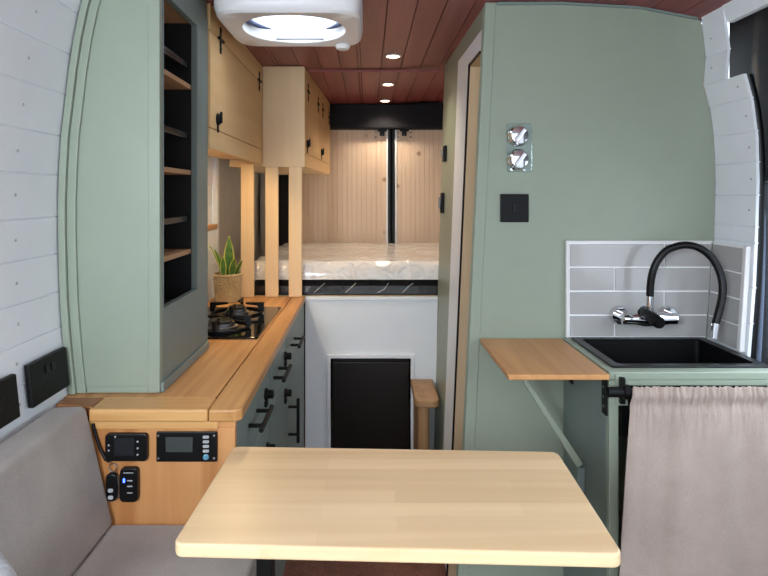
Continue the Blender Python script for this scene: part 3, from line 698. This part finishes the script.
socket(1.215, 1.366, 0.925, 1.013, 'black double power socket on the white planks against the tall green cabinet')
socket(1.00, 1.172, 0.925, 1.010, 'black socket plate on the white planks above the backrest, cut by the picture edge')

# ------------------------------------------------------------------ bed
bd = thing('bed_base', 'white panelled bed base across the back of the van', 'bed base', (0.02, 2.75, 0))
MB().ring([(-0.286, 0.0), (0.300, 0.0), (0.318, 0.88), (-0.286, 0.88)], [(-0.172, 0.02), (0.196, 0.02), (0.196, 0.62), (-0.172, 0.62)], 'Y', 2.722, 2.736).build('front_panel', 'white', bd)
MB().box(-0.286, 0.318, 2.716, 2.742, 0.8805, 0.896).build('top_trim', 'white', bd, bevel=0.002)
MB().box(-0.60, 1.0, 2.7605, 3.86, 0.872, 0.894).build('platform', 'birch', bd)
MB().ring([(-0.186, 0.0), (0.210, 0.0), (0.210, 0.634), (-0.186, 0.634)], [(-0.170, 0.0), (0.194, 0.0), (0.194, 0.618), (-0.170, 0.618)], 'Y', 2.708, 2.7215).build('opening_trim', 'white', bd, bevel=0.002)
fg = thing('fridge', 'black compact fridge built into the white bed base', 'fridge', (0.012, 2.9, 0.02))
MB().box(-0.165, 0.189, 2.745, 3.15, 0.022, 0.612).build('body', 'black', fg)
MB().box(-0.163, 0.187, 2.718, 2.7445, 0.03, 0.600).build('door', 'fridge_black', fg, bevel=0.004)
MB().box(-0.163, 0.187, 2.716, 2.744, 0.6015, 0.612).build('door_top_grip', 'black', fg, bevel=0.003)
def pillow_box(x0, x1, y0, y1, z0, z1, nx, ny, fn, r=0.03):
    """closed rounded slab with a displaced top"""
    mb = MB(); loops = []
    def loop(ins, z, wob):
        pts = []
        for (x, y) in rrect(x0+ins, x1-ins, y0+ins, y1-ins, max(0.012, r-ins*0.3), 6): pts.append((x, y, z))
        return pts
    return mb
mt = thing('mattress', 'white mattress still in plastic wrap on the bed', 'mattress', (0.2, 3.3, 0.897))
random.seed(3)
def slab(x0, x1, y0, y1, z0, z1, top, nx=70, ny=50):
    mb = MB()
    def P(u, v):
        x = x0+(x1-x0)*u; y = y0+(y1-y0)*v
        e = min((x-x0), (x1-x), (y-y0), (y1-y))
        return x, y, e
    def T(u, v):
        x, y, e = P(u, v); k = 0.03
        dz = 0 if e > k else k-math.sqrt(max(0, k*k-(k-e)**2))
        return (x, y, z1-dz+top(x, y))
    mb.grid(T, nx, ny)
    nn = (nx+1)*(ny+1)
    mb.v += [Vector((v.x, v.y, z0)) for v in mb.v[:nn]]
    mb.f += [tuple(i+nn for i in reversed(f)) for f in mb.f[:nx*ny]]
    for i in range(nx):
        a, b_ = i*(ny+1), (i+1)*(ny+1)
        mb.f += [(a, a+nn, b_+nn, b_), (a+ny, b_+ny, b_+ny+nn, a+ny+nn)]
    for j in range(ny):
        a = j; c = nx*(ny+1)+j
        mb.f += [(a, a+1, a+1+nn, a+nn), (c, c+nn, c+1+nn, c+1)]
    return mb
from mathutils import noise as NZ
def wr_top(x, y): return 0.007*NZ.noise(Vector((x*6, y*6, 1.3)))+0.004*abs(NZ.noise(Vector((x*17, y*17, 4.1))))
slab(-0.555, 0.98, 2.765, 3.85, 0.968, 1.052, wr_top).build('wrapped_top', 'film', mt, smooth=50)
slab(-0.553, 0.978, 2.768, 3.848, 0.8965, 0.9675, lambda x, y: 0, 40, 30).build('lower_band', 'film_black', mt, smooth=50)
cr = MB()
for k in range(4):
    x0 = -0.24+k*0.14+random.uniform(-0.02, 0.02); z0 = 0.903
    cr.tube([(x0, 2.7655, z0+0.005), (x0+0.03, 2.762, z0+0.02+random.uniform(0, 0.02)), (x0+0.05, 2.7655, z0+0.05)], 0.0011, 6)
cr.build('film_creases', 'film', mt)

# pale oak pedestal beside fridge
pd = thing('wooden_pedestal', 'small pale oak pedestal with a rounded top beside the fridge', 'pedestal', (0.24, 2.55, 0))
def dcol(x0, x1, y0, y1, r):
    pts = [(x0, y1), (x1, y1)]
    for cx, a0 in ((x1-r, 0), (x0+r, -PI/2)):
        for k in range(7):
            a = a0-PI/2*k/6; pts.append((cx+r*math.cos(a), y0+r+r*math.sin(a)))
    return pts
MB().prism(dcol(0.192, 0.291, 2.415, 2.706, 0.028), 'Z', 0.497, 0.527).build('top', 'column', pd, bevel=0.005)
MB().prism(dcol(0.205, 0.252, 2.44, 2.70, 0.02), 'Z', 0.0, 0.4965).build('body', 'column', pd, bevel=0.002)

# ------------------------------------------------------------------ pod front fittings (front face y=1.87)
dm_ = thing('dimmer_switch', 'clear double wall plate with two chrome knobs on the green panel', 'dimmer switch', (0.472, 1.87, 1.432))
dev('plate', 0.4345, 0.5135, 1.432, 1.583, 1.8697, 0.006, 0.006, 'clear', dm_, 0.001)
for z in (1.545, 1.470):
    k = MB().lathe([(0.034, 0), (0.034, -0.004), (0.031, -0.008), (0.030, -0.020), (0.026, -0.025), (0.012, -0.027)], (0.468, 1.8634, z), 'Y', 30).build('knob', 'chrome', dm_, smooth=30)
    ax = Vector((math.cos(0.9), 0, math.sin(0.9))); pr = Vector((-ax.z, 0, ax.x)); cc = Vector((0.468, 0, z)); vs = []
    for yy in (1.8375, 1.829):
        for a_, b_ in ((-1, -1), (1, -1), (1, 1), (-1, 1)): vs.append(cc+ax*0.024*a_+pr*0.006*b_+Vector((0, yy, 0)))
    MB().hexa(vs).build('knob_grip', 'chrome', k, bevel=0.002)
for x in (0.447, 0.487): MB().lathe([(0.004, 0), (0.004, -0.0015), (0.002, -0.002)], (x, 1.8634, 1.4385), 'Y', 12).build('screw', 'chrome', dm_)
sw = thing('light_switch', 'square black light switch plate on the green panel below the chrome knobs', 'light switch', (0.458, 1.87, 1.275))
dev('plate', 0.4135, 0.5015, 1.275, 1.363, 1.8697, 0.008, 0.003, 'black_matt', sw, 0.0015)
dev('rocker', 0.4515, 0.4655, 1.305, 1.333, 1.8615, 0.005, 0.002, 'black', sw, 0.001)
for x in (0.427, 0.489): MB().lathe([(0.003, 0), (0.003, -0.001), (0.001, -0.0012)], (x, 1.8615, 1.319), 'Y', 10).build('screw', 'black', sw)

# ------------------------------------------------------------------ tile splashback
ts = thing('tile_splashback', 'taupe metro tile splashback round the corner behind the sink', 'splashback', (0.85, 1.86, 0.9))
TB = 0.9115; TH = 0.0745; TBOT = 0.9185; TTOP = TB+4*TH
def xr(z): return RX(z)-0.0112
def back_piece(mb, x0, x1, y0, y1, z0, z1):
    a, c = (x1, x1) if x1 is not None else (xr(z0), xr(z1))
    return mb.hexa([(x0, y0, z0), (a, y0, z0), (a, y1, z0), (x0, y1, z0), (x0, y0, z1), (c, y0, z1), (c, y1, z1), (x0, y1, z1)])
t = MB(); back_piece(t, 0.623, None, 1.8625, 1.8695, TBOT-0.002, TTOP+0.002); t.build('grout', 'grout', ts)
t = MB()
for r in range(4):
    z0 = max(TB+r*TH, TBOT-0.001)+0.0026; z1 = TB+(r+1)*TH-0.0026
    js = [0.627, 0.768, None] if r in (0, 2) else [0.627, 0.923, None]
    for a, c in zip(js, js[1:]): back_piece(t, a+0.0024, None if c is None else c-0.0024, 1.858, 1.8624, z0, z1)
t.build('tiles', 'tile', ts, bevel=0.0012)
def rtile(mb, y0, y1, z0, z1, d0, d1):
    return mb.hexa([(RX(z0)-d1, y0, z0), (RX(z0)-d0, y0, z0), (RX(z0)-d0, y1, z0), (RX(z0)-d1, y1, z0), (RX(z1)-d1, y0, z1), (RX(z1)-d0, y0, z1), (RX(z1)-d0, y1, z1), (RX(z1)-d1, y1, z1)])
t = MB(); rtile(t, 1.70, 1.8620, TBOT-0.002, TTOP+0.002, 0.0005, 0.0062); t.build('side_grout', 'grout', ts)
t = MB()
for r in range(4):
    z0 = max(TB+r*TH, TBOT-0.001)+0.0026; z1 = TB+(r+1)*TH-0.0026
    rtile(t, 1.7015, 1.855, z0, z1, 0.0063, 0.0107)
t.build('side_tiles', 'tile', ts, bevel=0.0012)
t = MB().box(0.617, 0.6228, 1.856, 1.8695, TBOT-0.002, TTOP+0.008); back_piece(t, 0.6229, None, 1.856, 1.8695, TTOP+0.0022, TTOP+0.008); t.build('edge_trim', 'plastic_white', ts)
t = MB(); rtile(t, 1.682, 1.6995, TBOT-0.002, TTOP+0.006, 0.0005, 0.016); t.build('end_trim', 'plastic_white', ts, bevel=0.003)

# ------------------------------------------------------------------ sink unit
SX0, SX1, SY0, SY1, SZ = 0.608, 1.048, 1.505, 1.8555, 0.914
su = thing('sink_cabinet', 'sage green sink cabinet with a curtained front standing by the side door', 'cabinet', (0.84, 1.7, 0))
MB().box(SX0, SX0+0.018, SY0+0.019, SY1, 0.0, SZ-0.021).build('side_panel', 'sage_dark', su, bevel=0.001)
MB().box(SX0, SX0+0.024, SY0, SY0+0.0185, 0.0, SZ-0.035).build('stile', 'sage', su, bevel=0.002)
MB().box(SX0, SX1, SY0, SY0+0.0185, SZ-0.0345, SZ-0.0215).build('front_rail', 'sage', su, bevel=0.001)
MB().ring([(SX0, SY0), (SX1, SY0), (SX1, SY1), (SX0, SY1)], [(0.646, 1.556), (1.022, 1.556), (1.022, 1.838), (0.646, 1.838)], 'Z', SZ-0.021, SZ).build('top', 'sage', su, bevel=0.002)
MB().box(SX1-0.018, SX1-0.002, SY0+0.019, SY1, 0.0, SZ-0.0215).build('end_panel', 'sage_dark', su)
MB().box(0.622, 0.653, SY0-0.005, SY0-0.0002, 0.831, 0.909).build('bracket_block', 'sage', su, bevel=0.001)
for z in (0.78, 0.68, 0.58):
    MB().lathe([(0.003, 0), (0.003, -0.001), (0.0015, -0.0013)], (SX0-0.0002, SY0+0.06, z), 'X', 10).build('screw', 'steel', su)
sk = thing('sink', 'black square sink bowl under the wall tap', 'sink', (0.84, 1.71, 0.73))
MB().ring(rrect(0.629, 1.038, 1.538, 1.852, 0.008), rrect(0.653, 1.014, 1.562, 1.830, 0.016), 'Z', SZ+0.0003, SZ+0.0055).build('rim', 'sink_black', sk, bevel=0.0015)
o_, i_ = rrect(0.649, 1.018, 1.558, 1.834, 0.018), rrect(0.653, 1.014, 1.562, 1.830, 0.016)
MB().ring(o_, i_, 'Z', 0.735, SZ).build('bowl', 'sink_black', sk, smooth=40)
MB().prism(o_, 'Z', 0.729, 0.7348).build('bowl_floor', 'sink_black', sk)
MB().lathe([(0.03, 0), (0.03, 0.002), (0.012, 0.003)], (0.84, 1.71, 0.735), 'Z', 20).build('waste', 'steel', sk)

tp = thing('wall_tap', 'chrome wall mixer tap with a black flexible spout arching over the sink', 'tap', (0.86, 1.857, 0.97))
tz = 0.987
for x in (0.778, 0.928):
    MB().lathe([(0.030, 0), (0.030, -0.008), (0.025, -0.018), (0.014, -0.018), (0.014, -0.05)], (x, 1.8565, tz), 'Y', 26).build('flange', 'chrome', tp, smooth=35)
MB().tube([(0.764, 1.80, tz), (0.768, 1.80, tz), (0.80, 1.80, tz), (0.83, 1.797, tz), (0.87, 1.797, tz), (0.905, 1.80, tz), (0.928, 1.80, tz), (0.932, 1.80, tz)], [0.012, 0.017, 0.017, 0.022, 0.022, 0.017, 0.017, 0.012], 20).build('body', 'chrome', tp, smooth=40)
hd = MB().tube([(0.826, 1.786, 1.010), (0.829, 1.765, 1.005), (0.836, 1.712, 0.993), (0.837, 1.707, 0.992)], [0.015, 0.0175, 0.0175, 0.015], 22).build('handle', 'black', tp, smooth=40)
MB().tube([(0.826, 1.79, 1.0115), (0.8258, 1.7865, 1.0105)], 0.0185, 22).build('handle_collar', 'chrome', hd, smooth=40)
MB().tube([(0.842, 1.79, 1.004), (0.842, 1.785, 1.024), (0.842, 1.782, 1.062)], [0.012, 0.011, 0.010], 16).build('spout_base', 'chrome', tp, smooth=40)
hp = [(650, 296, 1.782), (650.5, 284, 1.78), (653, 271, 1.775), (658, 260, 1.772), (666, 251, 1.767), (676, 246.5, 1.76), (687, 245, 1.752), (698, 247.5, 1.745), (708, 254, 1.737), (716, 264, 1.729), (721.5, 278, 1.721), (722.5, 293, 1.714), (719.5, 309, 1.707), (715.5, 324, 1.703)]
hp3 = [(pxX(a, y), y, pyZ(b_, y)) for a, b_, y in hp]
def smooth_path(P, k=5):
    P = [Vector(p) for p in P]; o = []
    for i in range(len(P)-1):
        a, b_, c, d = P[max(i-1, 0)], P[i], P[i+1], P[min(i+2, len(P)-1)]
        for q in range(k):
            t = q/k; o.append(0.5*((2*b_)+(c-a)*t+(2*a-5*b_+4*c-d)*t*t+(3*b_-a-3*c+d)*t**3))
    return o+[P[-1]]
MB().tube(smooth_path(hp3), 0.0108, 16).build('hose', 'black', tp, smooth=60)
e = Vector(hp3[-1]); 
MB().tube([e+Vector((0.0004, 0, 0.002)), e+Vector((-0.003, -0.001, -0.018)), e+Vector((-0.006, -0.002, -0.040))], [0.0112, 0.0108, 0.0102], 18).build('nozzle', 'chrome', tp, smooth=40)

# fold down oak flap
fl = thing('folding_shelf', 'oak folding shelf flap propped level beside the sink', 'shelf', (0.49, 1.7, 0.55))
MB().prism(rrect(0.348, 0.600, 1.480, 1.858, 0.004, 3), 'Z', 0.9005, 0.9145).build('flap', 'oak_shelf', fl, bevel=0.003)
A, B = Vector((0.408, 1.69, 0.897)), Vector((0.598, 1.69, 0.597))
d_ = (B-A).normalized(); nn_ = Vector((-d_.z, 0, d_.x))
st = MB(); w = 0.010
st.hexa([A-nn_*w+Vector((0, -0.011, 0)), B-nn_*w+Vector((0, -0.011, 0)), B-nn_*w+Vector((0, 0.011, 0)), A-nn_*w+Vector((0, 0.011, 0)),
         A+nn_*w*0.3+Vector((0, -0.011, 0)), B+nn_*w+Vector((0, -0.011, 0)), B+nn_*w+Vector((0, 0.011, 0)), A+nn_*w*0.3+Vector((0, 0.011, 0))])
st.build('strut', 'sage', fl, bevel=0.002)
MB().box(0.587, 0.6074, 1.67, 1.71, 0.53, 0.595).build('strut_block', 'sage_dark', fl, bevel=0.002)
for y in (1.526, 1.78):
    h = MB().box(0.6022, 0.6075, y-0.014, y+0.014, 0.80, 0.899).build('hinge', 'black_matt', fl, bevel=0.001)
    MB().cyl((0.6025, y-0.016, 0.9075), (0.6025, y+0.016, 0.9075), 0.0022, 10).build('hinge_pin', 'black_matt', h, smooth=40)
    for z in (0.82, 0.845, 0.87): MB().lathe([(0.004, 0), (0.004, -0.001), (0.002, -0.0015)], (0.6021, y, z), 'X', 10).build('screw', 'steel', h)

# curtain rod and curtain
RZ, RY = 0.8756, 1.468
cr = thing('curtain_rod', 'black curtain rod across the front of the sink cabinet', 'curtain rod', (0.85, RY, RZ))
MB().cyl((0.642, RY, RZ), (1.055, RY, RZ), 0.006, 14).build('rod', 'black_matt', cr, smooth=40)
MB().tube([(0.5865, RY, RZ), (0.589, RY, RZ), (0.633, RY, RZ), (0.635, RY, RZ)], [0.009, 0.0125, 0.0125, 0.010], 20).build('finial', 'black_matt', cr, smooth=40)
MB().tube([(0.626, RY, RZ), (0.629, RY, RZ), (0.641, RY, RZ), (0.644, RY, RZ)], [0.014, 0.0175, 0.0175, 0.014], 20).build('end_collar', 'black_matt', cr, smooth=40)
MB().box(0.629, 0.642, RY+0.0185, SY0-0.0055, 0.838, 0.904).build('bracket', 'black_matt', cr, bevel=0.002)
MB().box(1.030, 1.042, RY+0.007, SY0-0.0005, 0.845, 0.9).build('bracket', 'black_matt', cr, bevel=0.002)
cu = MB(); 
def curtain(u, v):
    # u across, v down
    z = 0.8955-v*0.86
    x = (0.642-0.050*min(1, v*1.25)**0.8)*(1-u)+1.07*u
    grow = min(1.0, v*6)
    f1 = NZ.noise(Vector((u*9.0, v*0.7, 2.0)))
    f2 = NZ.noise(Vector((u*4.0+3, v*0.5, 7.0)))
    g = NZ.noise(Vector((u*38, v*14, 1.0))); g2 = NZ.noise(Vector((u*80, v*30, 5.0)))
    top = math.exp(-(v/0.05)**2)
    y = RY-0.0215+grow*(0.016*f1+0.018*f2)*(0.45+0.55*v)+(0.007*g+0.003*g2)*math.exp(-(v/0.09)**2)-0.004*math.exp(-((v-0.024)/0.012)**2)+0.004*math.exp(-((v-0.055)/0.014)**2)
    z += (0.004*NZ.noise(Vector((u*45, 0, 3)))+0.002*NZ.noise(Vector((u*90, 0, 6))))*(1-grow)
    return (x, y, z)
cu.grid(curtain, 260, 120)
co = cu.build('sink_curtain', 'linen', smooth=80, solid=0.0016)
tag(co, 'greige linen curtain gathered on the black rod below the sink', 'curtain')
# door side drape
sdp = MB().grid(lambda u, v: (1.118+0.012*math.sin(v*2), 1.60+0.045*u+0.006*math.sin(u*9+v*2), 1.03-v*0.9), 20, 30)
tag(sdp.build('door_curtain', 'linen', smooth=80, solid=0.002), 'strip of pale linen hanging at the side door by the right edge', 'curtain')

# ------------------------------------------------------------------ table
TZ = 0.83; a = -0.040
c0 = Vector((0.047, 1.07, TZ))
tb = thing('dining_table', 'pale butcher block table in the foreground on a slim black leg', 'table', (c0.x, c0.y, 0))
def rot(p): 
    x, y = p; return (c0.x+x*math.cos(a)-y*math.sin(a), c0.y+x*math.sin(a)+y*math.cos(a))
poly = [rot(p) for p in rrect(-0.338, 0.338, -0.176, 0.178, 0.016, 5)]
top = MB().prism(poly, 'Z', TZ-0.022, TZ).build('tabletop', 'table', tb, bevel=0.004, seg=3)
q = rot((-0.236, 0.02)); MB().box(q[0]-0.014, q[0]+0.014, q[1]-0.022, q[1]+0.022, 0.0, TZ-0.0275).build('leg', 'black_matt', tb, bevel=0.002)
q = rot((-0.236, 0.0)); MB().box(q[0]-0.04, q[0]+0.06, q[1]-0.12, q[1]+0.16, 0.0, 0.008).build('foot_plate', 'black_matt', tb, bevel=0.002)
q0, q1 = rot((-0.25, 0.02)), rot((0.28, 0.02))
MB().hexa([(q0[0], q0[1]-0.03, TZ-0.027), (q1[0], q1[1]-0.03, TZ-0.027), (q1[0], q1[1]+0.03, TZ-0.027), (q0[0], q0[1]+0.03, TZ-0.027), (q0[0], q0[1]-0.03, TZ-0.0225), (q1[0], q1[1]-0.03, TZ-0.0225), (q1[0], q1[1]+0.03, TZ-0.0225), (q0[0], q0[1]+0.03, TZ-0.0225)]).build('mounting_bar', 'black_matt', tb)

# ------------------------------------------------------------------ seating
sbx = MB().box(-0.615, -0.245, 0.15, 1.286, 0.0, 0.54).build('bench_base', 'sage_dark', bevel=0.003)
tag(sbx, 'painted bench base under the oatmeal seat cushion', 'bench')
scn = thing('seat_cushion', 'oatmeal fabric bench seat cushion below the oak end panel', 'cushion', (-0.40, 0.7, 0.541))
MB().prism(rrect(-0.560, -0.222, 0.15, 1.2905, 0.008), 'Z', 0.5415, 0.650).build('pad', 'cushion', scn, bevel=0.014, seg=4, smooth=60)
MB().tube([(x, y, 0.6365) for x, y in rrect(-0.5505, -0.2215, 0.1595, 1.2835, 0.01)]+[(-0.2215, 1.2735, 0.6365)], 0.003, 8, False).build('piping', 'cushion', scn, smooth=60)
bk = thing('backrest_cushion', 'oatmeal fabric backrest cushion leaning on the white planked wall', 'cushion', (-0.61, 0.7, 0.655))
MB().prism([(-0.546, 0.651), (-0.606, 0.908), (-0.680, 0.905), (-0.678, 0.651)], 'Y', 0.15, 1.287).build('pad', 'cushion', bk, bevel=0.012, seg=4, smooth=60)
pw = MB()
def pil(u, v):
    th = (u-0.5)*2; ph = (v-0.5)*2
    return (th, ph)
N = 24
for s_ in (-1, 1):
    def G(u, v, s_=s_):
        a_, b_ = u*2-1, v*2-1
        h = 0.05*(max(0, 1-a_**4)*max(0, 1-b_**4))**0.5
        L = Vector((s_*h, a_*0.15, b_*0.105))
        ca = math.cos(0.22); sa = math.sin(0.22)
        return (-0.492+L.x*ca-L.z*sa, 0.688+L.y, 0.757+L.x*sa+L.z*ca)
    pw.grid(G, N, N)
tag(pw.build('scatter_pillow', 'pillow', smooth=70), 'pale grey striped pillow at the bottom left corner on the bench', 'pillow')

# ------------------------------------------------------------------ camera
cam = bpy.data.cameras.new('camera'); co_ = bpy.data.objects.new('camera', cam); COL.objects.link(co_)
co_.location = (0, 0, 1.36); co_.rotation_euler = (PI/2, 0, 0)
cam.sensor_width = 36; cam.lens = 597/768*36; cam.shift_x = (384-368)/768; cam.shift_y = -(288-195)/768; cam.clip_start = 0.02
S.camera = co_

# ------------------------------------------------------------------ light
w = bpy.data.worlds.new('sky'); S.world = w; w.use_nodes = True
nt = w.node_tree; bg = nt.nodes['Background']
gn = nt.nodes.new('ShaderNodeTexCoord'); sp = nt.nodes.new('ShaderNodeSeparateXYZ'); mr = nt.nodes.new('ShaderNodeMapRange')
nt.links.new(gn.outputs['Generated'], sp.inputs[0]); nt.links.new(sp.outputs['Z'], mr.inputs['Value'])
mr.inputs['From Min'].default_value = 0.1; mr.inputs['From Max'].default_value = 0.8
mr.inputs['To Min'].default_value = 0.75; mr.inputs['To Max'].default_value = 8.0
nt.links.new(mr.outputs['Result'], bg.inputs['Strength'])
bg.inputs['Color'].default_value = (0.80, 0.90, 1.0, 1)
def area(name, loc, rot_, sx, sy, power, col, spread=None):
    d = bpy.data.lights.new(name, 'AREA'); d.shape = 'RECTANGLE'; d.size = sx; d.size_y = sy; d.energy = power; d.color = col
    if spread: d.spread = spread
    o = bpy.data.objects.new(name, d); COL.objects.link(o); o.location = loc; o.rotation_euler = rot_; return o
area('windscreen_daylight', (0.2, -0.85, 1.55), (math.radians(84), 0, 0), 1.5, 0.7, 2.6, (0.80, 0.91, 1.0))
area('cab_window_daylight', (-0.68, -0.25, 1.52), (math.radians(90), 0, math.radians(-35)), 0.6, 0.5, 31, (0.80, 0.91, 1.0))
area('side_door_daylight', (1.14, 0.95, 1.2), (0, math.radians(90), 0), 0.5, 0.9, 2.5, (0.80, 0.91, 1.0))
area('locker_strip_lamp', (-0.5005, 2.24, 1.511), (0, 0, 0), 0.012, 0.55, 1.7, (1.0, 0.70, 0.34))
for y in (2.51, 3.15, 3.70):
    d = bpy.data.lights.new('downlight_lamp', 'SPOT'); d.energy = 9; d.color = (1.0, 0.82, 0.62); d.spot_size = math.radians(130); d.spot_blend = 0.8; d.shadow_soft_size = 0.024
    o = bpy.data.objects.new('downlight_lamp', d); COL.objects.link(o); o.location = (0.105, y, ZC-0.012)
d = bpy.data.lights.new('shower_lamp', 'POINT'); d.energy = 3; d.color = (1.0, 0.82, 0.6); d.shadow_soft_size = 0.04
o = bpy.data.objects.new('shower_lamp', d); COL.objects.link(o); o.location = (0.7, 2.3, 1.85)

vs_ = S.view_settings; vs_.view_transform = 'Standard'; vs_.look = 'None'; vs_.gamma = 1; vs_.use_curve_mapping = False; vs_.exposure = 0.42
